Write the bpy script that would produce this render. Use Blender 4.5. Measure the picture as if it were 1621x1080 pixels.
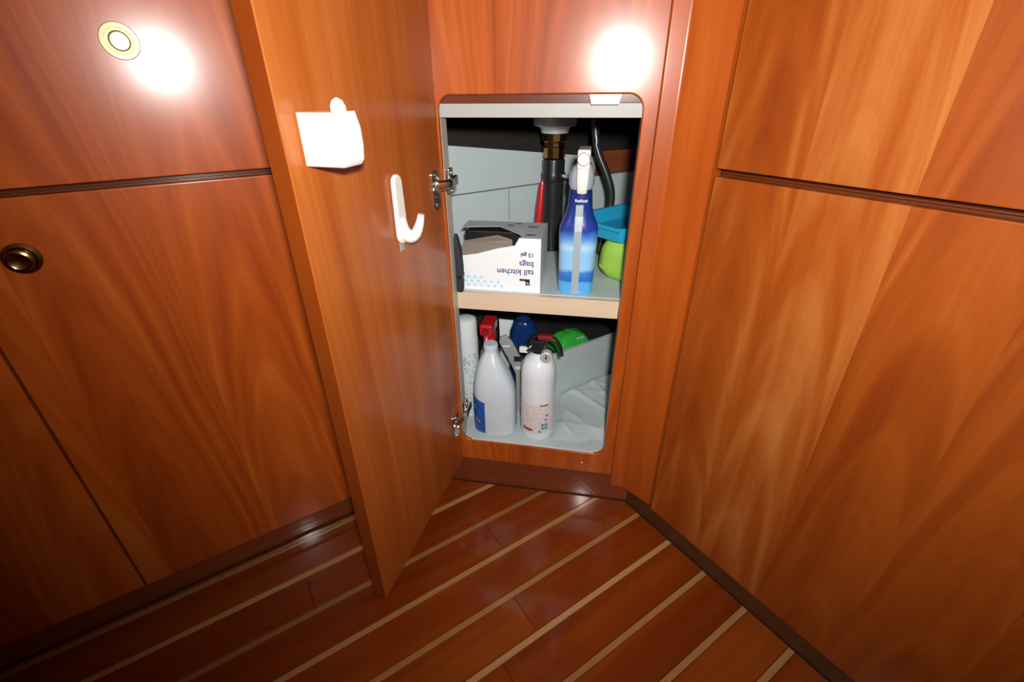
import bpy, bmesh, math, random
from mathutils import Vector, Matrix, noise
R = math.radians
random.seed(7)
for o in list(bpy.data.objects):
    bpy.data.objects.remove(o)
S = bpy.context.scene
C = S.collection

# ------------------------------------------------------------------ camera, light, exposure
cam = bpy.data.cameras.new('camera')
cam_o = bpy.data.objects.new('camera', cam); C.objects.link(cam_o)
cam.sensor_width = 36.0
cam.lens = 729.43 / 1621 * 36
cam.clip_start = 0.02
_p, _r, _y = R(28.633), R(-0.4831), R(10.2796)
fw = Vector((-math.sin(_y) * math.cos(_p), math.cos(_y) * math.cos(_p), -math.sin(_p)))
rt = Vector((math.cos(_y), math.sin(_y), 0)); up = rt.cross(fw)
r2 = rt * math.cos(_r) + up * math.sin(_r); u2 = -rt * math.sin(_r) + up * math.cos(_r)
M = Matrix((r2, u2, -fw)).transposed().to_4x4()
M.translation = Vector((0.2619, -0.7938, 0.8415))
cam_o.matrix_world = M
S.camera = cam_o

S.view_settings.view_transform = 'Standard'
S.view_settings.look = 'None'
S.view_settings.exposure = 0.0
S.view_settings.gamma = 1.0
S.view_settings.use_curve_mapping = False

w = bpy.data.worlds.new('cabin_ambient'); S.world = w; w.use_nodes = True
w.node_tree.nodes['Background'].inputs[0].default_value = (1.0, 0.93, 0.85, 1)
w.node_tree.nodes['Background'].inputs[1].default_value = 0.03

fl = bpy.data.lights.new('camera_flash', 'SPOT')            # the flash on top of the camera
fl.energy = 47.0; fl.color = (1.0, 0.97, 0.93)
fl.spot_size = R(150); fl.spot_blend = 1.0
fl.shadow_soft_size = 0.022
fl_o = bpy.data.objects.new('camera_flash', fl); C.objects.link(fl_o)
fl_o.location = (0.303, -0.836, 0.913)
fl_dir = Vector((-0.02, 0.99, -0.14))
fl_o.rotation_euler = fl_dir.to_track_quat('-Z', 'Y').to_euler()

# ------------------------------------------------------------------ helpers
def tag(o, label=None, cat=None, group=None, kind=None):
    if label: o['label'] = label
    if cat: o['category'] = cat
    if group: o['group'] = group
    if kind: o['kind'] = kind
    return o
def empty(name, loc=(0, 0, 0), rz=0.0):
    o = bpy.data.objects.new(name, None); C.objects.link(o)
    o.location = loc; o.rotation_euler = (0, 0, rz); o.empty_display_size = 0.02
    return o
def finish(bm, smooth):
    bmesh.ops.recalc_face_normals(bm, faces=bm.faces)
    if smooth:
        for f in bm.faces: f.smooth = True
        for e in bm.edges:
            if len(e.link_faces) == 2 and e.calc_face_angle(0) > R(smooth): e.smooth = False
def obj(name, bm, mat, parent=None, loc=(0, 0, 0), rot=(0, 0, 0), smooth=40, recalc=True):
    if recalc: finish(bm, smooth)
    elif smooth:
        for f in bm.faces: f.smooth = True
    me = bpy.data.meshes.new(name); bm.to_mesh(me); bm.free()
    mats = mat if isinstance(mat, (list, tuple)) else [mat]
    for m in mats: me.materials.append(m)
    o = bpy.data.objects.new(name, me); C.objects.link(o)
    if parent: o.parent = parent
    o.location = loc; o.rotation_euler = rot
    if recalc and 0 < smooth <= 50:
        wn_ = o.modifiers.new('weighted_normals', 'WEIGHTED_NORMAL'); wn_.keep_sharp = True; wn_.weight = 100
    return o
def box(bm, x0, x1, y0, y1, z0, z1, bev=0.0, seg=2, mat=0):
    vs = [bm.verts.new((x, y, z)) for x in (x0, x1) for y in (y0, y1) for z in (z0, z1)]
    idx = [(0, 1, 3, 2), (4, 6, 7, 5), (0, 4, 5, 1), (2, 3, 7, 6), (0, 2, 6, 4), (1, 5, 7, 3)]
    fs = [bm.faces.new([vs[i] for i in f]) for f in idx]
    for f in fs: f.material_index = mat
    if bev > 0:
        es = {e for f in fs for e in f.edges}
        bmesh.ops.bevel(bm, geom=list(es), offset=bev, segments=seg, profile=0.5, affect='EDGES')
    return bm
def NB(): return bmesh.new()
def bx(*a, **k): return box(NB(), *a, **k)
def lathe(bm, prof, n=32, c=(0, 0), sx=1.0, sy=1.0, axis='Z', cap=True, mat=0):
    """prof: (radius, height) from bottom to top"""
    rings = []
    for r, h in prof:
        ring = []
        for i in range(n):
            a = 2 * math.pi * i / n
            p = (c[0] + r * sx * math.cos(a), c[1] + r * sy * math.sin(a), h)
            if axis == 'Y': p = (c[0] + r * sx * math.cos(a), h, c[1] + r * sy * math.sin(a))
            if axis == 'X': p = (h, c[0] + r * sx * math.cos(a), c[1] + r * sy * math.sin(a))
            ring.append(bm.verts.new(p))
        rings.append(ring)
    for a, b in zip(rings, rings[1:]):
        for i in range(n):
            j = (i + 1) % n
            f = bm.faces.new((a[i], a[j], b[j], b[i])); f.material_index = mat
    if cap:
        f = bm.faces.new(rings[0][::-1]); f.material_index = mat
        f = bm.faces.new(rings[-1]); f.material_index = mat
    return bm
def loft(bm, secs, n=28, power=2.4, mat=0):
    """secs: (cx, cy, z, half_x, half_y[, power]) super-ellipse sections bottom to top"""
    rings = []
    for s in secs:
        cx, cy, z, hx, hy = s[:5]; pw = s[5] if len(s) > 5 else power
        ring = []
        for i in range(n):
            a = 2 * math.pi * i / n
            ca, sa = math.cos(a), math.sin(a)
            x = math.copysign(abs(ca) ** (2 / pw), ca) * hx
            y = math.copysign(abs(sa) ** (2 / pw), sa) * hy
            ring.append(bm.verts.new((cx + x, cy + y, z)))
        rings.append(ring)
    for a, b in zip(rings, rings[1:]):
        for i in range(n):
            j = (i + 1) % n
            f = bm.faces.new((a[i], a[j], b[j], b[i])); f.material_index = mat
    bm.faces.new(rings[0][::-1]).material_index = mat; bm.faces.new(rings[-1]).material_index = mat
    return bm
def smoothpath(pts, k=6):
    P = [Vector(p) for p in pts]; out = []
    for i in range(len(P) - 1):
        p0 = P[max(i - 1, 0)]; p1 = P[i]; p2 = P[i + 1]; p3 = P[min(i + 2, len(P) - 1)]
        for j in range(k):
            t = j / k
            out.append(0.5 * ((2 * p1) + (p2 - p0) * t + (2 * p0 - 5 * p1 + 4 * p2 - p3) * t * t + (3 * p1 - p0 - 3 * p2 + p3) * t ** 3))
    out.append(P[-1]); return out
def tube(bm, pts, rad, n=12, k=6, flat=1.0, mat=0, upv=(0, 0, 1)):
    P = smoothpath(pts, k) if k > 1 else [Vector(p) for p in pts]
    m = len(P); rings = []
    for i, p in enumerate(P):
        d = (P[min(i + 1, m - 1)] - P[max(i - 1, 0)]).normalized()
        u = Vector(upv)
        if abs(d.dot(u)) > 0.97: u = Vector((1, 0, 0))
        a = d.cross(u).normalized(); b = a.cross(d).normalized()
        t = i / (m - 1)
        r = rad(t) if callable(rad) else rad
        rings.append([bm.verts.new(p + a * (r * math.cos(2 * math.pi * q / n)) + b * (r * flat * math.sin(2 * math.pi * q / n))) for q in range(n)])
    for a, b in zip(rings, rings[1:]):
        for i in range(n):
            j = (i + 1) % n
            bm.faces.new((a[i], a[j], b[j], b[i])).material_index = mat
    bm.faces.new(rings[0][::-1]).material_index = mat; bm.faces.new(rings[-1]).material_index = mat
    return bm
def prism(bm, poly, z0, z1, bev=0.0, seg=2, plane='XY', mat=0, only_top=False):
    def P(a, b, h):
        return {'XY': (a, b, h), 'XZ': (a, h, b), 'YZ': (h, a, b)}[plane]
    lo = [bm.verts.new(P(a, b, z0)) for a, b in poly]; hi = [bm.verts.new(P(a, b, z1)) for a, b in poly]
    n = len(poly); fs = [bm.faces.new(lo[::-1]), bm.faces.new(hi)]
    for i in range(n): fs.append(bm.faces.new((lo[i], lo[(i + 1) % n], hi[(i + 1) % n], hi[i])))
    for f in fs: f.material_index = mat
    if bev > 0:
        bmesh.ops.recalc_face_normals(bm, faces=fs)
        es = list(fs[1].edges) if only_top else [e for e in set(fs[0].edges) | set(fs[1].edges)]
        bmesh.ops.bevel(bm, geom=es, offset=bev, segments=seg, profile=0.5, affect='EDGES')
    return bm
def rrect(x0, x1, z0, z1, r, n=6):
    pts = []
    for cx, cz, a0 in ((x1 - r, z1 - r, 0), (x0 + r, z1 - r, 90), (x0 + r, z0 + r, 180), (x1 - r, z0 + r, 270)):
        for i in range(n + 1):
            a = R(a0 + 90 * i / n); pts.append((cx + r * math.cos(a), cz + r * math.sin(a)))
    return pts
def text_bm(body, size, loc=(0, 0, 0), rot=None, depth=0.0003, align='LEFT', bm=None, mat=0, bold=0.0):
    cu = bpy.data.curves.new('lettering', 'FONT'); cu.body = body; cu.size = size; cu.extrude = depth
    cu.align_x = align; cu.offset = bold; cu.resolution_u = 3
    o = bpy.data.objects.new('lettering', cu); C.objects.link(o)
    bpy.context.view_layer.update()
    me = bpy.data.meshes.new_from_object(o.evaluated_get(bpy.context.evaluated_depsgraph_get()))
    bpy.data.objects.remove(o); bpy.data.curves.remove(cu)
    T = Matrix.Translation(loc) @ (rot if rot is not None else Matrix.Identity(4))
    me.transform(T)
    if bm is None: bm = bmesh.new()
    k = len(bm.faces)
    bm.from_mesh(me); bpy.data.meshes.remove(me)
    bm.faces.ensure_lookup_table()
    for f in bm.faces[k:]: f.material_index = mat
    return bm

# ------------------------------------------------------------------ materials
def new_mat(name):
    m = bpy.data.materials.new(name); m.use_nodes = True
    nt = m.node_tree; return m, nt, nt.nodes['Principled BSDF'], nt.nodes.new, nt.links.new
def plain(name, col, rough=0.4, metal=0.0, coat=0.0, var=0.05, vscale=30, bump=0.0, alpha=1.0, trans=0.0, sub=0.0, ior=1.45):
    m, nt, b, N, L = new_mat(name)
    tc = N('ShaderNodeTexCoord'); nz = N('ShaderNodeTexNoise'); nz.inputs['Scale'].default_value = vscale; nz.inputs['Detail'].default_value = 3
    L(tc.outputs['Object'], nz.inputs['Vector'])
    mx = N('ShaderNodeMix'); mx.data_type = 'RGBA'
    mx.inputs[6].default_value = (*[c * (1 - var) for c in col], 1); mx.inputs[7].default_value = (*[min(1, c * (1 + var)) for c in col], 1)
    L(nz.outputs[0], mx.inputs[0]); L(mx.outputs[2], b.inputs['Base Color'])
    b.inputs['Roughness'].default_value = rough; b.inputs['Metallic'].default_value = metal
    b.inputs['Coat Weight'].default_value = coat; b.inputs['Coat Roughness'].default_value = 0.1
    b.inputs['Transmission Weight'].default_value = trans; b.inputs['IOR'].default_value = ior
    b.inputs['Alpha'].default_value = alpha
    if sub: b.inputs['Subsurface Weight'].default_value = sub; b.inputs['Subsurface Radius'].default_value = (0.004, 0.004, 0.004)
    if bump:
        bp = N('ShaderNodeBump'); bp.inputs['Strength'].default_value = bump; bp.inputs['Distance'].default_value = 0.001
        L(nz.outputs[0], bp.inputs['Height']); L(bp.outputs[0], b.inputs['Normal'])
    return m
def wood(name, dark, mid, light, seed, axis='Z', leaf=0.13, rough=0.42, coat=0.52, coat_r=0.205, per_object=0.0, leafvar=0.35, uax='X', arch=0.35, tilt=0.0):
    """varnished veneer: v runs along the grain, u across; leaves of veneer side by side, each with its own figure"""
    m, nt, b, N, L = new_mat(name)
    def math_(op, a=None, bb=None, c=None):
        n = N('ShaderNodeMath'); n.operation = op
        for i, v in enumerate((a, bb, c)):
            if v is None: continue
            if isinstance(v, (int, float)): n.inputs[i].default_value = v
            else: L(v, n.inputs[i])
        return n.outputs[0]
    tc = N('ShaderNodeTexCoord'); sp = N('ShaderNodeSeparateXYZ'); L(tc.outputs['Object'], sp.inputs[0])
    u = sp.outputs[uax]; v = sp.outputs[axis]
    if per_object:
        oi = N('ShaderNodeObjectInfo')
        u = math_('ADD', u, math_('MULTIPLY', oi.outputs['Random'], 7.31 * per_object)); v = math_('ADD', v, math_('MULTIPLY', oi.outputs['Random'], 13.7 * per_object))
    u = math_('ADD', u, seed * 1.37 + 10); v = math_('ADD', v, seed * 0.61)
    def noise2(us, vs, detail=2.0, dist=0.0, uu=None, sd=0.0, rough_=0.5):
        cb = N('ShaderNodeCombineXYZ')
        L(math_('MULTIPLY', uu if uu is not None else u, us), cb.inputs[0]); L(math_('MULTIPLY', v, vs), cb.inputs[1])
        if isinstance(sd, (int, float)): cb.inputs[2].default_value = sd
        else: L(sd, cb.inputs[2])
        n = N('ShaderNodeTexNoise'); n.inputs['Scale'].default_value = 1.0; n.inputs['Detail'].default_value = detail
        n.inputs['Distortion'].default_value = dist; n.inputs['Roughness'].default_value = rough_
        L(cb.outputs[0], n.inputs['Vector']); return n.outputs[0]
    lf = math_('DIVIDE', u, leaf); k = math_('FLOOR', lf)
    wn = N('ShaderNodeTexWhiteNoise'); wn.noise_dimensions = '1D'; L(k, wn.inputs['W']); rv = wn.outputs['Value']
    seedz = math_('MULTIPLY', rv, 40.0)
    wob = math_('MULTIPLY', math_('SUBTRACT', noise2(5, 1.6, 2, 0, None, seedz), 0.5), 0.05)
    uw = math_('ADD', u, wob)
    ul = math_('MULTIPLY', math_('SUBTRACT', math_('ADD', math_('FRACT', lf), math_('MULTIPLY', math_('SUBTRACT', rv, 0.5), 0.5)), 0.5), leaf)
    ul = math_('ADD', ul, wob)
    ph = math_('ADD', v, math_('MULTIPLY', math_('MULTIPLY', ul, ul), 75.0))
    ph = math_('ADD', math_('MULTIPLY', ph, 7.0), math_('MULTIPLY', noise2(9, 2, 2, 0, None, seedz), 1.1))
    rn = N('ShaderNodeTexNoise'); rn.noise_dimensions = '1D'; rn.inputs['Scale'].default_value = 1.0; rn.inputs['Detail'].default_value = 3
    L(math_('ADD', ph, seedz), rn.inputs['W'])
    streak = noise2(30, 0.7, 2, 0, uw, seedz)
    fine = noise2(420, 7, 2, 0, uw, seedz)
    blotch = noise2(4.0, 2.2, 2, 0.4, None, seedz)
    val = math_('MULTIPLY', rn.outputs[0], arch)
    val = math_('ADD', val, math_('MULTIPLY', streak, 0.55 - 0.3 * arch))
    val = math_('ADD', val, math_('MULTIPLY', fine, 0.09))
    val = math_('ADD', val, math_('MULTIPLY', blotch, 0.30))
    val = math_('ADD', val, math_('MULTIPLY', math_('SUBTRACT', rv, 0.5), leafvar * 0.4))
    tot = arch + 0.55 - 0.3 * arch + 0.12 + 0.30
    val = math_('SUBTRACT', val, tot * 0.5)
    if per_object:
        val = math_('ADD', val, math_('MULTIPLY', math_('SUBTRACT', oi.outputs['Random'], 0.5), 0.25 * per_object))
    val = math_('MULTIPLY_ADD', val, 1.7, 0.5)
    cr = N('ShaderNodeValToRGB'); e = cr.color_ramp.elements
    e[0].position = 0.08; e[0].color = (*dark, 1); e[1].position = 0.95; e[1].color = (*light, 1)
    x = cr.color_ramp.elements.new(0.5); x.color = (*mid, 1)
    L(val, cr.inputs[0]); L(cr.outputs[0], b.inputs['Base Color'])
    b.inputs['Roughness'].default_value = rough
    b.inputs['Coat Weight'].default_value = coat; b.inputs['Coat Roughness'].default_value = coat_r
    b.inputs['Specular IOR Level'].default_value = 0.15
    return m

CH_D, CH_M, CH_L = (0.235, 0.036, 0.0030), (0.370, 0.070, 0.0070), (0.530, 0.140, 0.021)
W_LEFT = wood('cherry_veneer_left', (0.27, 0.038, 0.003), (0.42, 0.074, 0.007), (0.58, 0.145, 0.020), 1, leaf=0.17)
W_RIGHT = wood('cherry_veneer_right', (0.185, 0.029, 0.0025), (0.285, 0.059, 0.006), (0.435, 0.155, 0.036), 5, leaf=0.12, leafvar=0.6)
W_BACK = wood('cherry_veneer_sink_front', CH_D, CH_M, CH_L, 3, leaf=0.2)
W_DOOR = wood('cherry_veneer_open_door', (0.235, 0.047, 0.005), (0.34, 0.084, 0.012), (0.47, 0.150, 0.032), 9, leaf=0.5, arch=0.15)
W_POST = wood('cherry_solid_post', CH_D, CH_M, CH_L, 12, leaf=0.5, arch=0.1)
W_EDGE = wood('cherry_solid_edge', (0.17, 0.028, 0.003), (0.24, 0.045, 0.005), (0.31, 0.07, 0.009), 14, leaf=0.5, arch=0.1)
W_KICK = wood('dark_cherry_kickboard', (0.12, 0.024, 0.007), (0.17, 0.036, 0.010), (0.23, 0.052, 0.015), 17, axis='X', uax='Z', leaf=0.4, arch=0.1, coat_r=0.08)
W_KICKD = wood('dull_brown_kickboard', (0.055, 0.020, 0.006), (0.08, 0.029, 0.009), (0.11, 0.04, 0.013), 18, axis='X', uax='Z', leaf=0.4, arch=0.1, coat=0.3, coat_r=0.2)
W_PLANK = wood('varnished_teak_plank', (0.130, 0.016, 0.001), (0.205, 0.034, 0.002), (0.31, 0.074, 0.005), 21, axis='X', uax='Y', leaf=0.5, arch=0.1, per_object=1.0, coat_r=0.1)
W_INLAY = wood('pale_holly_inlay', (0.23, 0.10, 0.032), (0.36, 0.170, 0.056), (0.48, 0.26, 0.10), 25, axis='X', uax='Y', leaf=0.5, arch=0.1, per_object=1.0, coat_r=0.12)
W_REDBOARD = wood('dull_red_board', (0.16, 0.04, 0.012), (0.22, 0.06, 0.02), (0.28, 0.08, 0.03), 31, axis='X', uax='Z', coat=0.0)
W_RAIL = wood('dark_cherry_rail', (0.06, 0.012, 0.003), (0.10, 0.02, 0.005), (0.14, 0.03, 0.007), 15, axis='X', uax='Z', leaf=0.4, arch=0.1, coat=0.3)
M_BEIGE = wood('beige_laminate_edge', (0.56, 0.43, 0.29), (0.66, 0.52, 0.37), (0.74, 0.61, 0.46), 33, axis='X', uax='Z', coat=0.3, arch=0.1)
M_LINER = plain('white_liner_board', (0.50, 0.58, 0.585), 0.45, var=0.05, vscale=14)
M_CREAM = plain('cream_painted_board', (0.36, 0.365, 0.34), 0.5, var=0.05)
M_CREAM2 = plain('beige_trim_paint', (0.50, 0.46, 0.39), 0.5, var=0.06)
M_DARK = plain('painted_void_shade', (0.02, 0.016, 0.013), 0.8, var=0.3)  # near-black colour standing in for the unlit depth of the cupboard
M_GAP = plain('dark_gap_backing', (0.055, 0.016, 0.005), 0.6, var=0.2)
M_WHITE = plain('white_gloss_plastic', (0.74, 0.74, 0.70), 0.3, coat=0.3, var=0.01)
M_BRASS = plain('polished_brass', (0.92, 0.80, 0.48), 0.36, metal=1.0, var=0.04)
M_BRASSD = plain('tarnished_brass', (0.42, 0.25, 0.08), 0.2, metal=1.0, var=0.1)
M_NICKEL = plain('nickel_plated_steel', (0.62, 0.58, 0.52), 0.25, metal=1.0, var=0.08)
M_CHROME = plain('brushed_steel', (0.84, 0.86, 0.88), 0.5, metal=0.5, var=0.06)
M_BLACKP = plain('black_plastic', (0.015, 0.015, 0.016), 0.3, coat=0.3, var=0.2)
M_BLACKR = plain('black_rubber_hose', (0.022, 0.022, 0.023), 0.35, coat=0.4, var=0.2)
M_GREYF = plain('charcoal_fabric', (0.022, 0.024, 0.03), 0.8, var=0.3, vscale=90)
M_CARD = plain('white_printed_card', (0.80, 0.84, 0.87), 0.45, var=0.03, vscale=20)
M_CARDIN = plain('grey_brown_card_inside', (0.36, 0.31, 0.25), 0.7, var=0.12, vscale=40)
M_CARDTOP = plain('grey_printed_card_top', (0.50, 0.53, 0.54), 0.5, var=0.12, vscale=60)
M_INKN = plain('navy_ink', (0.035, 0.06, 0.20), 0.5, var=0.1)
M_INKB = plain('black_ink', (0.015, 0.015, 0.02), 0.5, var=0.1)
M_INKC = plain('pale_blue_ink', (0.40, 0.68, 0.82), 0.5, var=0.1)
M_RED = plain('red_plastic', (0.50, 0.012, 0.018), 0.3, coat=0.4, var=0.08)
M_REDD = plain('dark_red_plastic', (0.22, 0.012, 0.016), 0.35, coat=0.2, var=0.08)
M_BLUEBTL = plain('deep_blue_plastic', (0.005, 0.028, 0.125), 0.15, coat=0.8, var=0.15, vscale=15)
M_TUB = plain('turquoise_blue_plastic', (0.02, 0.36, 0.60), 0.3, coat=0.3, var=0.04)
M_GREEN = plain('lime_green_cloth', (0.36, 0.62, 0.08), 0.7, var=0.22, vscale=35, bump=0.5)
M_GREENP = plain('bright_green_wrapper', (0.035, 0.42, 0.045), 0.25, coat=0.7, var=0.25, vscale=45, bump=0.5)
M_FILM = plain('white_plastic_film', (0.56, 0.635, 0.635), 0.3, coat=0.4, var=0.04)
M_JUG = plain('milky_translucent_plastic', (0.66, 0.75, 0.82), 0.26, coat=0.5, var=0.05, trans=0.15)
M_CLEAR = plain('cloudy_clear_plastic', (0.60, 0.62, 0.60), 0.2, coat=0.6, var=0.1, trans=0.55)
M_LABELB = plain('blue_paper_label', (0.015, 0.085, 0.36), 0.4, coat=0.3, var=0.35, vscale=55)
M_PALEB = plain('pale_blue_print', (0.35, 0.48, 0.66), 0.4, var=0.2)
M_ENAMEL = plain('white_enamel_paint', (0.72, 0.79, 0.83), 0.22, coat=0.6, var=0.02)
M_CANW = plain('white_can_paint', (0.70, 0.76, 0.77), 0.35, var=0.03)
M_GREYT = plain('grey_translucent_plastic', (0.42, 0.48, 0.55), 0.25, coat=0.4, var=0.1, trans=0.3)
M_CEIL = plain('white_headliner', (0.75, 0.73, 0.68), 0.8)
M_WALL = wood('cherry_bulkhead', CH_D, CH_M, CH_L, 41, leaf=0.3)

# ------------------------------------------------------------------ the room
aL, aR = R(43.3273), R(-46.1251)
dS = Vector((math.cos(aL), math.sin(aL), 0)); nS = Vector((math.sin(aL), -math.cos(aL), 0))
tL = nS.dot(Vector((-0.0799, 0, 0)))               # the left cabinets stand on this line
uR = Vector((math.cos(aR), math.sin(aR), 0)); nR = Vector((math.sin(aR), -math.cos(aR), 0))
YB = -1.5                                          # the bulkhead behind the camera

floor = obj('floor', bx(-1.9, 2.1, YB, 0.02, -0.05, -0.016), M_GAP); tag(floor, kind='structure')
ceil = obj('ceiling', bx(-2.6, 2.8, YB, 1.2, 1.95, 1.98), M_CEIL); tag(ceil, kind='structure')
wb = obj('wall_back', bx(-2.6, 2.8, YB - 0.03, YB, -0.05, 1.95), M_WALL); tag(wb, kind='structure')

# floor frame: x along the strips, y across them
def clip(poly, n, d):                               # keep n.p <= d
    out = []
    for i in range(len(poly)):
        a, b = poly[i], poly[(i + 1) % len(poly)]
        da, db = n[0] * a[0] + n[1] * a[1] - d, n[0] * b[0] + n[1] * b[1] - d
        if da <= 0: out.append(a)
        if (da < 0) != (db < 0):
            t = da / (da - db); out.append((a[0] + (b[0] - a[0]) * t, a[1] + (b[1] - a[1]) * t))
    return out
def to_floor(n):                                    # a world direction in the floor's own frame
    return (n.dot(dS), n.dot(-nS))
lims = [(to_floor(-nS), -tL - 0.001), (to_floor(Vector((0, 1, 0))), -0.0005),
        (to_floor(Vector((-nR.x, -nR.y, 0))), -nR.dot(Vector((0.3807, 0, 0))) - 0.001) if nR.dot(Vector((0, -1, 0))) > nR.dot(Vector((0.3807, 0, 0))) else (to_floor(nR), nR.dot(Vector((0.3807, 0, 0))) - 0.001),
        (to_floor(Vector((0, -1, 0))), -YB - 0.002)]
PITCH, WID = 0.0865, 0.0115
def strip_band(t0, t1, s0=-2.5, s1=2.5):
    poly = [(s0, -t1), (s1, -t1), (s1, -t0), (s0, -t0)]
    for n, d in lims: poly = clip(poly, n, d)
    cl = []
    for p in poly:
        if not cl or math.hypot(p[0] - cl[-1][0], p[1] - cl[-1][1]) > 1e-5: cl.append(p)
    if len(cl) > 2 and math.hypot(cl[0][0] - cl[-1][0], cl[0][1] - cl[-1][1]) < 1e-5: cl.pop()
    return cl
def band_obj(name, poly, mat, top, bev):
    if len(poly) < 3: return
    ar = sum(poly[i][0] * poly[(i + 1) % len(poly)][1] - poly[(i + 1) % len(poly)][0] * poly[i][1] for i in range(len(poly)))
    if abs(ar) < 2e-4: return
    bm = prism(NB(), poly if ar > 0 else poly[::-1], -0.0155, top, bev, 1, only_top=True)
    return obj(name, bm, mat, floor, rot=(0, 0, aL), smooth=0)
rp = random.Random(3)
for k in range(-1, 21):
    c = -0.042 + PITCH * k
    if k >= 0:
        band_obj('inlay', strip_band(c - WID / 2 + 0.0004, c + WID / 2 - 0.0004), W_INLAY, -0.0002, 0.0005)
    t0, t1 = c + WID / 2 + 0.0004, c + PITCH - WID / 2 - 0.0004
    full = strip_band(t0, t1)
    if len(full) < 3: continue
    smin, smax = min(p[0] for p in full), max(p[0] for p in full)
    s = smin
    joints = [smin]
    s += rp.uniform(0.15, 0.7)
    while s < smax - 0.12:
        joints.append(s); s += rp.uniform(0.45, 0.9)
    joints.append(smax)
    for a, b in zip(joints, joints[1:]):
        band_obj('plank', strip_band(t0, t1, a + 0.0003, b - 0.0003), W_PLANK, 0.0, 0.0006)

# ------------------------------------------------------------------ left run of drawers and doors
left = empty('left_cabinet', (-0.0799, 0, 0), R(180 + 43.3273))       # x along the front, y out into the room
tag(left, 'cherry wood cabinet front with brass push latches, left of the open door', 'cabinet')
G = 0.0035
def panel(name, parent, x0, x1, z0, z1, mat, th=0.018, out=1, bev=0.0022):
    y0, y1 = (-th, 0) if out > 0 else (0, th)
    return obj(name, bx(x0, x1, y0, y1, z0, z1, bev=bev), mat, parent)
obj('carcass', bx(0.05, 1.62, -0.045, -0.022, 0.0, 1.0), M_GAP, left)
obj('rail', bx(0.05, 1.62, -0.0215, -0.0185, 0.700, 0.770, bev=0.0005), W_RAIL, left)
obj('rail', bx(0.05, 1.62, -0.0180, -0.0110, 0.7345, 0.7365, bev=0.0005), W_RAIL, left)
d1 = panel('door', left, 0.075, 0.573 - G / 2, 0.047, 0.7315, W_LEFT)
d2 = panel('door', left, 0.573 + G / 2, 1.075, 0.047, 0.7315, W_LEFT)
d3 = panel('door', left, 1.075 + G, 1.6, 0.047, 0.7315, W_LEFT)
f1 = panel('drawer_front', left, 0.075, 0.573 - G / 2 + 0.25, 0.7405, 0.998, W_LEFT)
f2 = panel('drawer_front', left, 0.8265, 1.6, 0.7405, 0.998, W_LEFT)
obj('kickboard', bx(0.07, 1.6, -0.020, -0.004, 0.0, 0.043, bev=0.001), W_KICK, left)
obj('worktop', bx(0.05, 1.62, -0.6, 0.01, 1.0, 1.03, bev=0.004), W_EDGE, left)
def latch(parent, s, z, out):
    # brass rosette let into the wood with a push button; the button of an unlocked latch stands proud
    ro = obj('rosette', lathe(NB(), [(0.0198, -0.002), (0.0198, 0.0012), (0.0190, 0.0024), (0.0150, 0.0030), (0.0138, 0.0020), (0.0128, 0.0004)], 40, axis='Y'),
             M_BRASS if out < 0.005 else M_BRASSD, parent, loc=(s, 0, z))
    if out < 0.005: prof = [(0.0116, -0.004), (0.0116, 0.0022), (0.0108, 0.0034), (0.0090, 0.0040), (0.0050, 0.0043), (0.001, 0.0044)]
    else: prof = [(0.0105, -0.004), (0.0105, 0.006), (0.0130, 0.009), (0.0140, 0.0125), (0.0130, 0.0155), (0.0105, 0.0165), (0.0090, 0.0155), (0.001, 0.0145)]
    kb = obj('button', lathe(NB(), prof, 36, axis='Y'), M_BRASS if out < 0.005 else M_BRASSD, parent, loc=(s, 0, z))
    kb['label'] = 'brass push button of the latch'
latch(f1, 0.3285, 0.8962, 0.003)
latch(d1, 0.5075, 0.6580, 0.014)

# ------------------------------------------------------------------ right run
right = empty('right_cabinet', (0.3807, 0, 0), aR)                    # x along the front, y into the cabinet
tag(right, 'broad cherry wood cabinet front with one horizontal gap, right of the sink cupboard', 'cabinet')
panel('drawer_front', right, 0.0685, 0.80, 0.739, 0.998, W_RIGHT, out=-1)
panel('door', right, 0.0685, 0.80, 0.041, 0.7285, W_RIGHT, out=-1)
panel('door', right, 0.803, 1.6, 0.041, 0.7285, W_RIGHT, out=-1)
panel('drawer_front', right, 0.803, 1.6, 0.739, 0.998, W_RIGHT, out=-1)
obj('rail', bx(0.0685, 1.62, 0.0185, 0.0215, 0.700, 0.770, bev=0.0005), W_RAIL, right)
obj('rail', bx(0.0685, 1.62, 0.0120, 0.0180, 0.7320, 0.7345, bev=0.0005), W_RAIL, right)
obj('carcass', bx(0.05, 1.62, 0.022, 0.04, 0.0, 1.0), M_GAP, right)
obj('kickboard', bx(0.002, 1.62, 0.0015, 0.015, 0.0, 0.038, bev=0.001), W_KICKD, right)
obj('worktop', bx(0.05, 1.62, -0.01, 0.6, 1.0, 1.03, bev=0.004), W_EDGE, right)

# ------------------------------------------------------------------ the corner cupboard under the sink
sink = empty('sink_cupboard', (0, 0, 0))
tag(sink, 'corner sink cupboard of cherry wood with its tall door standing open', 'cabinet')
OX0, OX1, OZ0, OZ1 = 0.0, 0.32, 0.132, 0.8349
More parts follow.
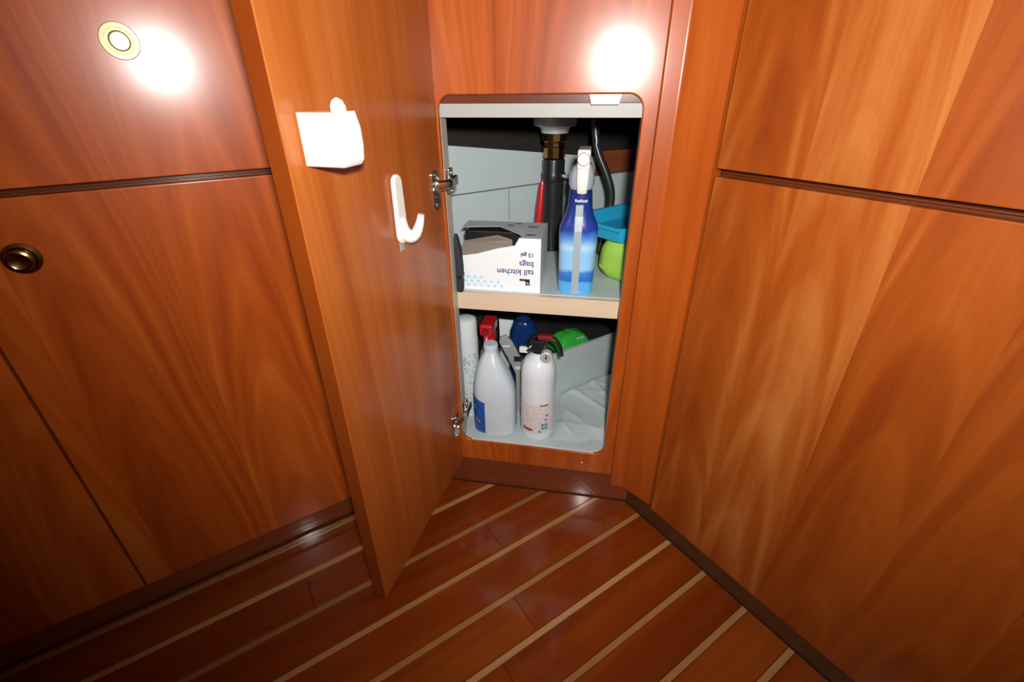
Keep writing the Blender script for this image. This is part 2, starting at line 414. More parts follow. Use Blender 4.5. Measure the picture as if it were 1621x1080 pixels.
# front panel with a round-cornered opening
def front_panel():
    bm = NB()
    inner = rrect(OX0, OX1, OZ0, OZ1, 0.022, 8)
    X0, X1, Z0, Z1 = -0.088, 0.3415, 0.078, 0.998
    n = len(inner)
    outer = []
    for (x, z) in inner:
        cx, cz = (OX0 + OX1) / 2, (OZ0 + OZ1) / 2
        outer.append((x, z))
    # four quads round the opening are bridged ring to ring: project each inner point to the outer border
    def proj(x, z, i):
        q = i // 9
        t = (i % 9) / 8
        a, b = {0: ((X1, OZ1), (OX1, Z1)), 1: ((OX0, Z1), (X0, OZ1)), 2: ((X0, OZ0), (OX0, Z0)), 3: ((OX1, Z0), (X1, OZ0))}[q]
        cor = {0: (X1, Z1), 1: (X0, Z1), 2: (X0, Z0), 3: (X1, Z0)}[q]
        if t <= 0.5: return (a[0] + (cor[0] - a[0]) * t * 2, a[1] + (cor[1] - a[1]) * t * 2)
        return (cor[0] + (b[0] - cor[0]) * (t * 2 - 1), cor[1] + (b[1] - cor[1]) * (t * 2 - 1))
    outer = [proj(x, z, i) for i, (x, z) in enumerate(inner)]
    T = 0.008
    def grow(p, i, d):                                   # the opening grown outward by d for the rounded arris
        x, z = p
        cx = min(max(x, OX0 + 0.022), OX1 - 0.022); cz = min(max(z, OZ0 + 0.022), OZ1 - 0.022)
        vx, vz = x - cx, z - cz; l = math.hypot(vx, vz); return (x + vx / l * d, z + vz / l * d)
    rings = []
    rings.append([bm.verts.new((x, T, z)) for x, z in outer])
    rings.append([bm.verts.new((x, 0.0, z)) for x, z in outer])
    rr = 0.0022
    for a in (0, 30, 60, 90):
        d = rr - rr * math.sin(R(a)); dep = rr - rr * math.cos(R(a))
        rings.append([bm.verts.new((*[grow(p, i, d)[0]], dep, grow(p, i, d)[1])) for i, p in enumerate(inner)])
    rings.append([bm.verts.new((x, T, z)) for x, z in inner])
    for a, b in zip(rings, rings[1:] + rings[:1]):
        for i in range(n):
            j = (i + 1) % n
            bm.faces.new((a[i], a[j], b[j], b[i]))
    return bm
obj('front_panel', front_panel(), W_BACK, sink)
# corner post: stands 2 mm proud of the front panel and folds round to the right-hand run with a small cove
def post():
    d2 = Vector((math.cos(aR), math.sin(aR))); yf = -0.0045
    K = Vector((0.3700, yf)); rc = 0.0035
    pts = [(0.342, 0.016)]
    for t in (0, 30, 60, 90): pts.append((0.342 + 0.003 * (1 - math.cos(R(t))), yf + 0.003 * (1 - math.sin(R(t)))))
    for i in range(7):                                    # concave cove from the front to the right-hand run
        th = i / 6
        pts.append(tuple((1 - th) ** 2 * (K - Vector((rc, 0))) + 2 * th * (1 - th) * K + th ** 2 * (K + d2 * rc)))
    D = Vector((0.3807, 0)) + d2 * 0.0650
    pts.append((D.x - 0.0012, D.y + 0.0005)); pts.append((D.x, D.y + 0.002))
    E = D + Vector((-d2.y, d2.x)) * 0.02; pts.append((E.x, E.y)); pts.append((0.40, 0.024))
    return prism(NB(), [tuple(p) for p in pts], 0.049, 0.998)
obj('corner_post', post(), W_POST, sink, smooth=35)
obj('kickboard', bx(-0.086, 0.395, 0.003, 0.016, 0.0, 0.0745, bev=0.001), W_KICK, sink)
# corner fillers low at both ends of the kickboard
obj('screw_plug', lathe(NB(), [(0.0032, -0.0012), (0.0028, -0.0016), (0.0005, -0.001)], 16, c=(0.275, 0.1015), axis='Y'), M_BRASS, sink)
# rebate round the opening
obj('head_strip', bx(-0.02, 0.335, 0.0085, 0.030, 0.8230, 0.86), W_RAIL, sink)
obj('head_cleat', bx(-0.02, 0.330, 0.0095, 0.034, 0.8020, 0.8225, bev=0.001), M_CREAM, sink)
obj('jamb', bx(-0.014, 0.0005, 0.0085, 0.040, 0.1345, 0.8015, bev=0.001), M_CREAM2, sink)
obj('jamb', bx(0.3205, 0.334, 0.0085, 0.036, 0.1345, 0.8015, bev=0.001), M_CREAM2, sink)
ct = NB()
prism(ct, [(0.239, 0.8345), (0.243, 0.8205), (0.284, 0.8205), (0.288, 0.8345)], -0.0035, 0.012, 0.0012, 2, plane='XZ')
cat = obj('door_catch', ct, M_WHITE, sink)
cat['label'] = 'white plastic door catch under the top edge of the opening'
# inside boards
back_a, P0 = R(36), Vector((-0.075, 0.24, 0))
dB = Vector((math.cos(back_a), math.sin(back_a), 0))
def back_board(name, x0, x1, poly, mat, th=0.012):
    bm = prism(NB(), poly, 0.0, th, plane='XZ')
    return obj(name, bm, mat, sink, loc=P0, rot=(0, 0, back_a), smooth=0)
# local x along the board (metres from the left end), z up; seam rises a little to the right
SX = 0.158
seam = lambda x: 0.6290 + 0.035 * x
back_board('back_panel', 0, 0, [(-0.25, 0.455), (SX - 0.001, 0.455), (SX - 0.001, seam(SX) - 0.0015), (-0.25, seam(-0.25) - 0.0015)], M_LINER)
back_board('back_panel', 0, 0, [(SX + 0.001, 0.455), (0.75, 0.455), (0.75, seam(0.75) - 0.0015), (SX + 0.001, seam(SX) - 0.0015)], M_LINER)
back_board('upper_back_panel', 0, 0, [(-0.25, seam(-0.25) + 0.0015), (0.405, seam(0.405) + 0.0015), (0.405, 0.690), (0.0, 0.737), (-0.25, 0.755)], M_LINER)
back_board('back_board', 0, 0, [(0.41, seam(0.41) + 0.0015), (0.75, seam(0.75) + 0.0015), (0.75, 0.702), (0.41, 0.702)], W_REDBOARD)
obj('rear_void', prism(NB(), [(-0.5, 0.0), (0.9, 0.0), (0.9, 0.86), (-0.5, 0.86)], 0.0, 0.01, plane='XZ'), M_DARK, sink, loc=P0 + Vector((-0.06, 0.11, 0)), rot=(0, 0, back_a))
for z0_, z1_, mm in ((0.134, 0.47, M_DARK), (0.4705, 0.86, M_LINER)):  # sides coloured near-black below the shelf, shade put into the colour
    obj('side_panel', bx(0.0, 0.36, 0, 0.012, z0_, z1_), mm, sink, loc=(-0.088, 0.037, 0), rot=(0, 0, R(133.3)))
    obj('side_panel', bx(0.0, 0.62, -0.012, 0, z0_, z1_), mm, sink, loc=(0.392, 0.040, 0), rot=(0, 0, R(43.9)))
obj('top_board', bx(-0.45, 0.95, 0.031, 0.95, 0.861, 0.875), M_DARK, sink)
wt = NB(); prism(wt, [(-0.07, -0.008), (0.365, -0.008), (0.80, 0.42), (0.50, 0.80), (-0.36, 0.33)], 1.0, 1.03, 0.004, 2)
obj('worktop', wt, W_EDGE, sink)
# floor of the cupboard and the shelf
inside = [(-0.02, 0.0005), (0.336, 0.0005), (0.40, 0.045), (0.78, 0.42), (0.78, 0.86), (-0.37, 0.33), (-0.09, 0.05)]
cf = NB(); prism(cf, [(0.021, 0.0035), (0.299, 0.0035), (0.302, 0.0090), (0.3195, 0.0090), (0.3195, 0.037), (0.39, 0.045), (0.75, 0.42), (0.72, 0.80), (-0.30, 0.20), (-0.08, 0.042), (0.0008, 0.042), (0.0008, 0.0090), (0.018, 0.0090)], 0.118, 0.1338, 0.001, 1)
obj('cupboard_floor', cf, M_LINER, sink)
SH = 0.487
sh = NB(); prism(sh, [(-0.045, 0.0445), (0.37, 0.0445), (0.56, 0.24), (0.48, 0.40), (0.17, 0.325), (-0.06, 0.225), (-0.10, 0.15)], 0.462, SH, 0.001, 1)
obj('shelf', sh, M_LINER, sink)
obj('shelf_edge', bx(0.001, 0.3195, 0.030, 0.0438, 0.4505, 0.4865, bev=0.0015), M_BEIGE, sink)
# raised step at the right-hand back of the lower space
obj('divider', bx(0.0, 0.26, 0.0, 0.012, 0.1342, 0.262, bev=0.0015), M_LINER, sink, loc=(0.188, 0.190, 0), rot=(0, 0, aL))
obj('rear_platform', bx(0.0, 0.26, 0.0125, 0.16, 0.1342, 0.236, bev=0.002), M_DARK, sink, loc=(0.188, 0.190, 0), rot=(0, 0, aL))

# the open door, seen on its inner face
door = obj('door', bx(0.001, 0.3565, -0.022, 0.0, 0.0715, 0.997, bev=0.0018), [W_DOOR], sink, loc=(-0.003, 0, 0), rot=(0, 0, R(-96.2459)))
edge = obj('lipping', bx(0.3570, 0.3580, -0.0212, -0.0008, 0.0725, 0.996), W_EDGE, door)
# concealed hinges: cup flange on the door, arm and mounting plate on the jamb
def hinge(z):
    b = NB()
    prism(b, rrect(0.014, 0.040, z - 0.032, z + 0.032, 0.008, 4), 0.0, 0.0022, plane='XZ')
    lathe(b, [(0.0125, 0.0), (0.0125, 0.0035), (0.010, 0.0040), (0.009, 0.001)], 20, c=(0.026, z), axis='Y')
    for s in (-1, 1): lathe(b, [(0.0042, 0.002), (0.0036, 0.0042), (0.001, 0.0046)], 12, c=(0.028, z + s * 0.024), axis='Y')
    h = obj('hinge', b, M_NICKEL, door)
    return h
def hinge_arm(z):
    b = NB()
    # reaches from the door face round the jamb, in cupboard coordinates
    tube(b, [(-0.002, -0.028, z), (0.010, -0.012, z), (0.012, 0.004, z), (0.008, 0.022, z)], 0.0065, 8, 5, flat=1.3)
    box(b, 0.0005, 0.0085, 0.010, 0.034, z - 0.020, z + 0.022, 0.0015, 2)
    box(b, 0.006, 0.016, 0.0, 0.040, z - 0.008, z + 0.009, 0.003, 2)
    for s in (-1, 1): lathe(b, [(0.0038, 0.0085), (0.0034, 0.0105), (0.001, 0.0108)], 10, c=(0.020, z + s * 0.0155), axis='X')
    return obj('hinge_arm', b, M_NICKEL, sink)
hinge(0.694); hinge(0.190)
hinge_arm(0.700); hinge_arm(0.205)

# ------------------------------------------------------------------ stuck on the open door
dm = Matrix.Translation((-0.003, 0, 0)) @ Matrix.Rotation(R(-96.2459), 4, 'Z')
hold = empty('wall_holder'); hold.matrix_world = dm @ Matrix.Translation((0.334, 0.0004, 0.772))
tag(hold, 'white plastic box-shaped holder with a small top tab, high on the open door', 'holder')
b = NB()
prof = [(0.0, 0.0), (0.044, 0.0), (0.0480, 0.005), (0.0495, 0.020), (0.0490, 0.036), (0.0450, 0.0515), (0.0, 0.0515)]
prism(b, prof, -0.040, 0.0, 0.004, 3, plane='YZ')
obj('body', b, M_WHITE, hold)
b = NB(); prism(b, [(0.022, 0.046), (0.022, 0.056), (0.025, 0.0615), (0.030, 0.064), (0.035, 0.0615), (0.038, 0.056), (0.038, 0.046)], -0.034, -0.028, 0.0015, 2, plane='YZ')
obj('tab', b, M_WHITE, hold)
hook = empty('adhesive_hook'); hook.matrix_world = dm @ Matrix.Translation((0.1600, 0.0004, 0.632))
tag(hook, 'long white plastic adhesive hook below the box holder on the open door', 'hook')
b = NB()
outl = []
for i in range(13):
    a = R(180 * i / 12); outl.append((0.0115 * math.cos(a), 0.096 + 0.0115 * math.sin(a)))
for i in range(13):
    a = R(180 + 180 * i / 12); outl.append((0.0135 * math.cos(a), 0.023 + 0.0135 * math.sin(a)))
prism(b, outl, 0.0, 0.0075, 0.003, 3, plane='XZ')
obj('base', b, M_WHITE, hook)
b = NB()
tube(b, [(0, 0.002, 0.046), (0, 0.006, 0.030), (0, 0.015, 0.0205), (0, 0.0255, 0.025), (0, 0.0335, 0.040), (0, 0.0375, 0.054)],
     lambda t: 0.0098 if t < 0.4 else 0.0098 - 0.0052 * (t - 0.4) / 0.6, 14, 6, flat=0.95, upv=(1, 0, 0))
obj('prong', b, M_WHITE, hook)
obj('pull_tab', bx(-0.006, 0.006, 0.0, 0.0012, -0.002, 0.014, bev=0.0005), M_CREAM, hook)

# ------------------------------------------------------------------ on the shelf
# box of bags, standing upside down
bagbox = empty('trash_bag_box', (-0.004, 0.049, SH))
tag(bagbox, 'torn-open white cardboard box of kitchen bags, upside down on the shelf', 'box')
BW, BH, BD = 0.170, 0.108, 0.118
b = NB()
# front face with a torn upper edge (material 0), side, back; the inside is grey-brown
fr = [(0, 0), (BW, 0), (BW, BH), (0.128, BH), (0.120, 0.094), (0.085, 0.0865), (0.045, 0.0745), (0.012, 0.069), (0, 0.068)]
prism(b, fr, 0.0, 0.0009, plane='XZ')
box(b, BW - 0.0009, BW, 0.001, BD, 0, BH); box(b, 0, 0.0009, 0.001, BD, 0, 0.072)
box(b, 0.001, BW - 0.001, BD - 0.001, BD, 0, BH); box(b, 0.001, BW - 0.001, 0.001, BD - 0.001, 0.0002, 0.001)
obj('carton', b, M_CARD, bagbox, smooth=0)
b = NB(); prism(b, [(0.128, 0.0005), (BW, 0.0005), (BW, BD), (0, BD), (0, 0.062), (0.03, 0.070), (0.075, 0.078), (0.112, 0.040), (0.132, 0.016)], BH, BH + 0.0009)
obj('lid', b, M_CARDTOP, bagbox, smooth=0)
b = NB()                                                   # the folded-in card; the black block behind it stands for shade
vs = [b.verts.new(p) for p in ((0.006, 0.006, 0.066), (0.115, 0.006, 0.088), (0.110, 0.028, 0.097), (0.074, 0.060, 0.096), (0.006, 0.052, 0.084))]
b.faces.new(vs)
r_ = bmesh.ops.extrude_face_region(b, geom=list(b.faces)); bmesh.ops.translate(b, verts=[v for v in r_['geom'] if isinstance(v, bmesh.types.BMVert)], vec=(0, 0, -0.0015))
obj('inner_flap', b, M_CARDIN, bagbox, smooth=0)
obj('inner_shade_block', bx(0.004, BW - 0.004, 0.064, BD - 0.004, 0.002, 0.102, bev=0.004), M_BLACKP, bagbox)  # black block added so the gap under the lid reads dark
flip = Matrix.Rotation(R(90), 4, 'X') @ Matrix.Rotation(R(180), 4, 'Z')
b = text_bm('tall kitchen', 0.0165, (BW - 0.013, -0.0004, 0.0465), flip, 0.0002, 'LEFT', bold=0.0002)
text_bm('bags', 0.0165, (BW - 0.013, -0.0004, 0.0630), flip, 0.0002, 'LEFT', b, bold=0.0002)
text_bm('13 gal', 0.0110, (BW - 0.013, -0.0004, 0.0800), flip, 0.0002, 'LEFT', b, bold=0.0003)
lt = obj('lettering', b, M_INKN, bagbox, smooth=0)
# black up&up style arrow mark, upside down
b = NB()
prism(b, [(0.129, 0.0235), (0.140, 0.0235), (0.140, 0.0205), (0.1465, 0.0205), (0.1465, 0.0145), (0.1495, 0.0145), (0.1495, 0.0275), (0.129, 0.0275)], -0.0004, 0.0, plane='XZ')
prism(b, [(0.141, 0.0145), (0.1455, 0.0145), (0.1455, 0.0190), (0.141, 0.0190)], -0.0004, 0.0, plane='XZ')
obj('emblem', b, M_INKB, bagbox, smooth=0)
b = NB()
for r in range(3):
    n_ = (7, 6, 3)[r]
    for i in range(n_):
        cx = 0.012 + i * 0.0135 + (0.00675 if r % 2 else 0) + (0.0135 if r == 2 else 0); cz = 0.0095 + r * 0.0085
        s, t = 0.0058, 0.0016
        prism(b, [(cx - s, cz), (cx - t, cz - t), (cx, cz - s), (cx + t, cz - t), (cx + s, cz), (cx + t, cz + t), (cx, cz + s), (cx - t, cz + t)], -0.0003, 0.0, plane='XZ')
prn = obj('star_print', b, M_INKC, bagbox, smooth=0); prn['kind'] = 'stuff'
for (x, y, wd) in ((0.138, 0.020, 0.018), (0.134, 0.078, 0.020), (0.090, 0.085, 0.014), (0.105, 0.100, 0.012)):
    obj('lid_print', bx(x, x + wd, y, y + 0.008, BH + 0.0009, BH + 0.0012), M_INKN, bagbox, smooth=0)

pouch = empty('fabric_pouch', (0.0078, 0.0365, SH - 0.0003))
tag(pouch, 'narrow charcoal fabric pouch standing at the left jamb beside the bag box', 'pouch')
b = loft(NB(), [(0, 0, 0.0, 0.005, 0.008), (0.0, 0, 0.006, 0.0062, 0.0105), (0.001, 0, 0.05, 0.0066, 0.0110), (0.000, -0.001, 0.085, 0.0062, 0.0105), (-0.002, -0.001, 0.108, 0.004, 0.0075), (-0.003, -0.001, 0.116, 0.002, 0.004)], 16, 3.5)
obj('body', b, M_GREYF, pouch)
obj('band', loft(NB(), [(0.0007, 0, 0.030, 0.0072, 0.0118), (0.001, 0, 0.036, 0.0072, 0.0118)], 16, 3.5), M_BLACKP, pouch)

# blue spray bottle
spray = empty('spray_bottle', (0.2335, 0.072, SH))
tag(spray, 'blue banded spray bottle with white trigger, standing at the shelf front', 'bottle')
def bottle_mat():
    m, nt, bs, N, L = new_mat('blue_banded_print')
    tc = N('ShaderNodeTexCoord'); sp = N('ShaderNodeSeparateXYZ'); L(tc.outputs['Object'], sp.inputs[0])
    mr = N('ShaderNodeMapRange'); mr.inputs[1].default_value = 0; mr.inputs[2].default_value = 0.2; L(sp.outputs['Z'], mr.inputs[0])
    nz = N('ShaderNodeTexNoise'); nz.inputs['Scale'].default_value = 60; L(tc.outputs['Object'], nz.inputs['Vector'])
    ad = N('ShaderNodeMath'); ad.operation = 'MULTIPLY_ADD'; ad.inputs[1].default_value = 0.05; L(nz.outputs[0], ad.inputs[0]); L(mr.outputs[0], ad.inputs[2])
    cr = N('ShaderNodeValToRGB'); L(ad.outputs[0], cr.inputs[0])
    stops = [(0.03, (0.10, 0.42, 0.80)), (0.15, (0.10, 0.42, 0.85)), (0.17, (0.03, 0.15, 0.55)), (0.25, (0.05, 0.22, 0.68)), (0.29, (0.30, 0.58, 0.86)), (0.44, (0.26, 0.56, 0.86)),
             (0.50, (0.42, 0.66, 0.88)), (0.58, (0.10, 0.30, 0.72)), (0.66, (0.015, 0.05, 0.32)), (1.0, (0.005, 0.02, 0.13))]
    e = cr.color_ramp.elements
    e[0].position, e[0].color = stops[0][0], (*stops[0][1], 1); e[1].position, e[1].color = stops[-1][0], (*stops[-1][1], 1)
    for p, c in stops[1:-1]: x = e.new(p); x.color = (*c, 1)
    L(cr.outputs[0], bs.inputs['Base Color']); bs.inputs['Roughness'].default_value = 0.25; bs.inputs['Coat Weight'].default_value = 0.5
    return m
M_BAND = bottle_mat()
b = loft(NB(), [(0, 0, 0.0, 0.031, 0.021), (0, 0, 0.004, 0.0342, 0.024), (0, 0, 0.05, 0.0345, 0.0245), (0, 0, 0.085, 0.0352, 0.025), (0, 0, 0.118, 0.0366, 0.0255),
                 (0, 0, 0.127, 0.0362, 0.0252), (0, 0, 0.138, 0.0325, 0.0235), (0, 0, 0.152, 0.0260, 0.020), (0, 0, 0.168, 0.0222, 0.0185), (0, 0, 0.192, 0.0205, 0.0175), (0, 0, 0.200, 0.0185, 0.0165)], 36, 2.6)
obj('body', b, M_BAND, spray)
b = NB()
for (z0, z1, y0, y1, hw) in ((0.004, 0.085, -0.0246, -0.0252, 0.0068), (0.085, 0.126, -0.0252, -0.0257, 0.0068), (0.126, 0.152, -0.0257, -0.0204, 0.0068), (0.152, 0.172, -0.0204, -0.0186, 0.0066)):
    vs = [b.verts.new(p) for p in ((-hw, y0 - 0.0012, z0), (hw, y0 - 0.0012, z0), (hw, y1 - 0.0012, z1), (-hw, y1 - 0.0012, z1), (-hw, y0 + 0.002, z0), (hw, y0 + 0.002, z0), (hw, y1 + 0.002, z1), (-hw, y1 + 0.002, z1))]
    for f in ((0, 1, 2, 3), (5, 4, 7, 6), (4, 0, 3, 7), (1, 5, 6, 2), (3, 2, 6, 7), (4, 5, 1, 0)): b.faces.new([vs[i] for i in f])
M_TUBE = plain('grey_clear_strip', (0.36, 0.42, 0.46), 0.25, coat=0.4, var=0.1)
sd = obj('dip_tube_window', b, M_TUBE, spray, smooth=0); sd['label'] = 'clear grey strip down the front showing the dip tube'
b = loft(NB(), [(0, 0, 0.198, 0.0195, 0.0175), (0, 0, 0.206, 0.0225, 0.019), (0, 0.001, 0.222, 0.0225, 0.020), (0.001, 0.003, 0.234, 0.0190, 0.019), (0.003, 0.004, 0.240, 0.013, 0.017)], 24, 2.6)
obj('shroud', b, M_GREYT, spray)
b = NB(); box(b, -0.0085, 0.0135, -0.030, 0.028, 0.234, 0.2655, 0.003, 3)
obj('sprayer_head', b, M_WHITE, spray)
b = NB(); lathe(b, [(0.0096, -0.042), (0.0104, -0.040), (0.0104, -0.031), (0.0090, -0.030)], 24, c=(0.0025, 0.2515), axis='Y'); lathe(b, [(0.002, -0.0405), (0.0018, -0.040)], 10, c=(0.0025, 0.2515), axis='Y')
obj('nozzle', b, M_WHITE, spray)
b = NB()
P_ = [(0.0025, -0.021, 0.236), (0.0025, -0.029, 0.226), (0.0025, -0.032, 0.214), (0.0025, -0.0315, 0.203), (0.0025, -0.029, 0.195)]
tube(b, P_, lambda t: 0.0112 - 0.0030 * t, 14, 5, flat=0.42, upv=(0, 1, 0))
obj('trigger', b, M_WHITE, spray)
for i_, (wd, h) in enumerate(((0.0022, 0.0052), (0.0026, 0.0032), (0.0024, 0.0034), (0.0020, 0.0048), (0.0026, 0.0032), (0.0024, 0.0032), (0.0022, 0.0046))):
    obj('letter', bx(0, wd, -0.0003, 0.0003, 0, h), M_WHITE, spray, loc=(-0.0085 + 0.0032 * i_, -0.0193, 0.1775), smooth=0)

# blue tray on a green cloth bundle, turned like the right-hand run
green = empty('green_cloth', (0.290, 0.147, SH), R(-40))
tag(green, 'folded lime green cloth under the blue tray at the shelf right', 'cloth')
b = NB(); bmesh.ops.create_cube(b, size=1.0); bmesh.ops.subdivide_edges(b, edges=list(b.edges), cuts=9, use_grid_fill=True)
for v in b.verts:
    x, y, z = v.co
    pw = 1 - 0.22 * (abs(z) * 2) ** 3
    p = Vector((x * 0.15 * pw + 0.055, y * 0.12 * pw + 0.062, (z + 0.5) * 0.086))
    p += Vector((noise.noise(p * 22), noise.noise(p * 25 + Vector((5, 1, 2))), 0.5 * noise.noise(p * 28 + Vector((1, 7, 3))))) * 0.007 * (0.2 + (z + 0.5))
    if z < -0.49: p.z = 0.0003
    p.z = min(p.z, 0.0865)
    v.co = p
obj('bundle', b, M_GREEN, green, smooth=80)
tray = empty('plastic_tray', (0.208, 0.204, 0.5745), R(-43))
tag(tray, 'shallow turquoise blue plastic tray on top of the green cloth', 'tray')
b = NB()
def tub_ring(ins, z): return [b.verts.new((x, y, z)) for x, y in rrect(0.0 + ins, 0.15 - ins, 0.0 + ins, 0.19 - ins, 0.018, 5)]
rings = [tub_ring(0.008, 0.0), tub_ring(0.001, 0.027), tub_ring(-0.004, 0.028), tub_ring(-0.004, 0.031), tub_ring(0.0035, 0.031), tub_ring(0.0105, 0.003)]
for a_, b_ in zip(rings, rings[1:]):
    for i in range(len(a_)): j = (i + 1) % len(a_); b.faces.new((a_[i], a_[j], b_[j], b_[i]))
b.faces.new(rings[0][::-1]); b.faces.new(rings[-1])
obj('shell', b, M_TUB, tray)
obj('rim', prism(NB(), [(0.004, -0.0045), (0.146, -0.0045), (0.146, -0.0062), (0.004, -0.0062)], 0.024, 0.031, 0.0006, 1), M_TUB, tray)

# ------------------------------------------------------------------ plumbing behind the shelf
drain = empty('sink_drain', (0.157, 0.350, 0.8005))
tag(drain, 'steel sink drain with brass nut and black corrugated waste hose', 'drain')
obj('strainer_body', lathe(NB(), [(0.030, -0.046), (0.034, -0.034), (0.046, -0.031), (0.0485, -0.027), (0.0485, -0.004), (0.046, 0.0)], 44), M_CHROME, drain)
obj('brass_nut', lathe(NB(), [(0.0215, -0.100), (0.0255, -0.098), (0.0255, -0.076), (0.023, -0.073), (0.023, -0.066), (0.028, -0.062), (0.028, -0.0465)], 12), M_BRASSD, drain, smooth=20)
obj('tailpiece', lathe(NB(), [(0.0275, -0.150), (0.0285, -0.146), (0.0285, -0.132), (0.0262, -0.129), (0.0262, -0.104), (0.0240, -0.1005)], 32), M_BLACKP, drain)
prof = []
z = -0.150
while z > -0.42:
    prof += [(0.0250, z), (0.0268, z - 0.002), (0.0268, z - 0.0045), (0.0250, z - 0.0065)]; z -= 0.0085
obj('waste_hose', lathe(NB(), prof[::-1], 32), M_BLACKR, drain)
b = NB(); tube(b, [(0.020, -0.012, -0.135), (0.036, -0.020, -0.138), (0.040, -0.022, -0.128)], 0.0035, 8, 4)
obj('clip', b, M_CHROME, drain)

hose = obj('supply_hose', tube(NB(), [(0.235, 0.33, 0.850), (0.246, 0.33, 0.780), (0.256, 0.325, 0.722), (0.280, 0.320, 0.672), (0.294, 0.318, 0.630), (0.292, 0.318, 0.580), (0.280, 0.318, 0.520), (0.278, 0.318, SH + 0.0005)],
                               0.0090, 14, 6), M_BLACKR)
tag(hose, 'dark grey rubber hose curving down behind the spray bottle', 'hose')
red = empty('red_handle', (0.126, 0.282, SH + 0.0018)); red.rotation_euler = (R(-4), R(4), 0)
tag(red, 'red handle standing between the bag box and the black hose', 'handle')
obj('grip', loft(NB(), [(0, 0, 0, 0.010, 0.008), (0, 0, 0.02, 0.010, 0.008), (0, 0, 0.12, 0.0085, 0.007), (0, 0, 0.165, 0.006, 0.005), (0, 0, 0.172, 0.003, 0.003)], 16), M_RED, red)
obj('collar', lathe(NB(), [(0.0112, 0.0), (0.0112, 0.012), (0.0102, 0.013)], 18), M_REDD, red)

# ------------------------------------------------------------------ lower space
FZ = 0.1340
def can_mat():
    m, nt, bs, N, L = new_mat('white_can_with_grey_print')
    tc = N('ShaderNodeTexCoord'); sp = N('ShaderNodeSeparateXYZ'); L(tc.outputs['Object'], sp.inputs[0])
    nz = N('ShaderNodeTexNoise'); nz.inputs['Scale'].default_value = 170; nz.inputs['Detail'].default_value = 2; L(tc.outputs['Object'], nz.inputs['Vector'])
    a = N('ShaderNodeMath'); a.operation = 'GREATER_THAN'; a.inputs[1].default_value = 0.56; L(nz.outputs[0], a.inputs[0])
    c1 = N('ShaderNodeMath'); c1.operation = 'LESS_THAN'; c1.inputs[1].default_value = 0.175; L(sp.outputs['Z'], c1.inputs[0])
    mu = N('ShaderNodeMath'); mu.operation = 'MULTIPLY'; L(a.outputs[0], mu.inputs[0]); L(c1.outputs[0], mu.inputs[1])
    mx = N('ShaderNodeMix'); mx.data_type = 'RGBA'; mx.inputs[6].default_value = (0.68, 0.75, 0.76, 1); mx.inputs[7].default_value = (0.45, 0.47, 0.47, 1)
    L(mu.outputs[0], mx.inputs[0]); L(mx.outputs[2], bs.inputs['Base Color']); bs.inputs['Roughness'].default_value = 0.3
    return m
can = empty('spray_can', (-0.008, 0.108, FZ))
tag(can, 'tall white can with small grey print at the far left of the cupboard floor', 'can')
obj('body', lathe(NB(), [(0.024, 0.0), (0.0262, 0.002), (0.0262, 0.205), (0.0255, 0.212)], 36), can_mat(), can)
obj('cap', lathe(NB(), [(0.0252, 0.2125), (0.0252, 0.248), (0.0235, 0.255), (0.018, 0.2585), (0.004, 0.2595)], 36), M_CANW, can)

trig = empty('trigger_bottle', (0.034, 0.160, FZ))
tag(trig, 'cloudy spray bottle with red trigger head behind the milky jug', 'bottle')
obj('body', loft(NB(), [(0, 0, 0, 0.028, 0.022), (0, 0, 0.004, 0.030, 0.024), (0, 0, 0.12, 0.030, 0.024), (0, 0, 0.150, 0.022, 0.019), (0, 0, 0.172, 0.0125, 0.0125), (0, 0, 0.186, 0.0125, 0.0125)], 28), M_CLEAR, trig)
b = NB(); lathe(b, [(0.0155, 0.182), (0.0155, 0.200), (0.014, 0.202)], 20)
box(b, -0.017, 0.015, -0.034, 0.026, 0.202, 0.232, 0.006, 3)
obj('sprayer_head', b, M_RED, trig)
obj('trigger', tube(NB(), [(-0.001, -0.024, 0.204), (-0.001, -0.034, 0.190), (-0.001, -0.036, 0.172)], lambda t: 0.0075 - 0.002 * t, 10, 5, flat=0.6), M_RED, trig)
obj('nozzle', lathe(NB(), [(0.007, -0.042), (0.0078, -0.040), (0.0078, -0.0335)], 16, c=(-0.001, 0.218), axis='Y'), M_REDD, trig)

jug = empty('plastic_jug', (0.0690, 0.0530, FZ))
tag(jug, 'milky plastic jug with a blue label on its left side', 'jug')
b = loft(NB(), [(0, 0, 0.0, 0.040, 0.030), (0, 0, 0.004, 0.0465, 0.0365), (0, 0, 0.012, 0.0485, 0.038), (-0.0005, 0, 0.095, 0.0480, 0.038), (-0.002, 0, 0.125, 0.0455, 0.0365),
                 (-0.005, 0.002, 0.150, 0.039, 0.033), (-0.008, 0.004, 0.172, 0.0305, 0.028), (-0.009, 0.006, 0.190, 0.0225, 0.022), (-0.009, 0.007, 0.203, 0.0145, 0.0145), (-0.009, 0.007, 0.210, 0.0135, 0.0135)], 40, 2.7)
for v in b.verts:                                             # hand-hold hollow on the right front
    d = ((v.co.x - 0.020) / 0.022) ** 2 + ((v.co.z - 0.088 - (v.co.x - 0.02) * 0.9) / 0.018) ** 2
    if v.co.y < 0: v.co.y += 0.006 * math.exp(-d)
obj('body', b, M_JUG, jug)
obj('cap', lathe(NB(), [(0.0152, 0.2105), (0.0158, 0.212), (0.0158, 0.222), (0.0145, 0.2245)], 24, c=(-0.009, 0.007)), M_JUG, jug)
b = NB()                                                      # the label wraps the left third of the body
cols = []
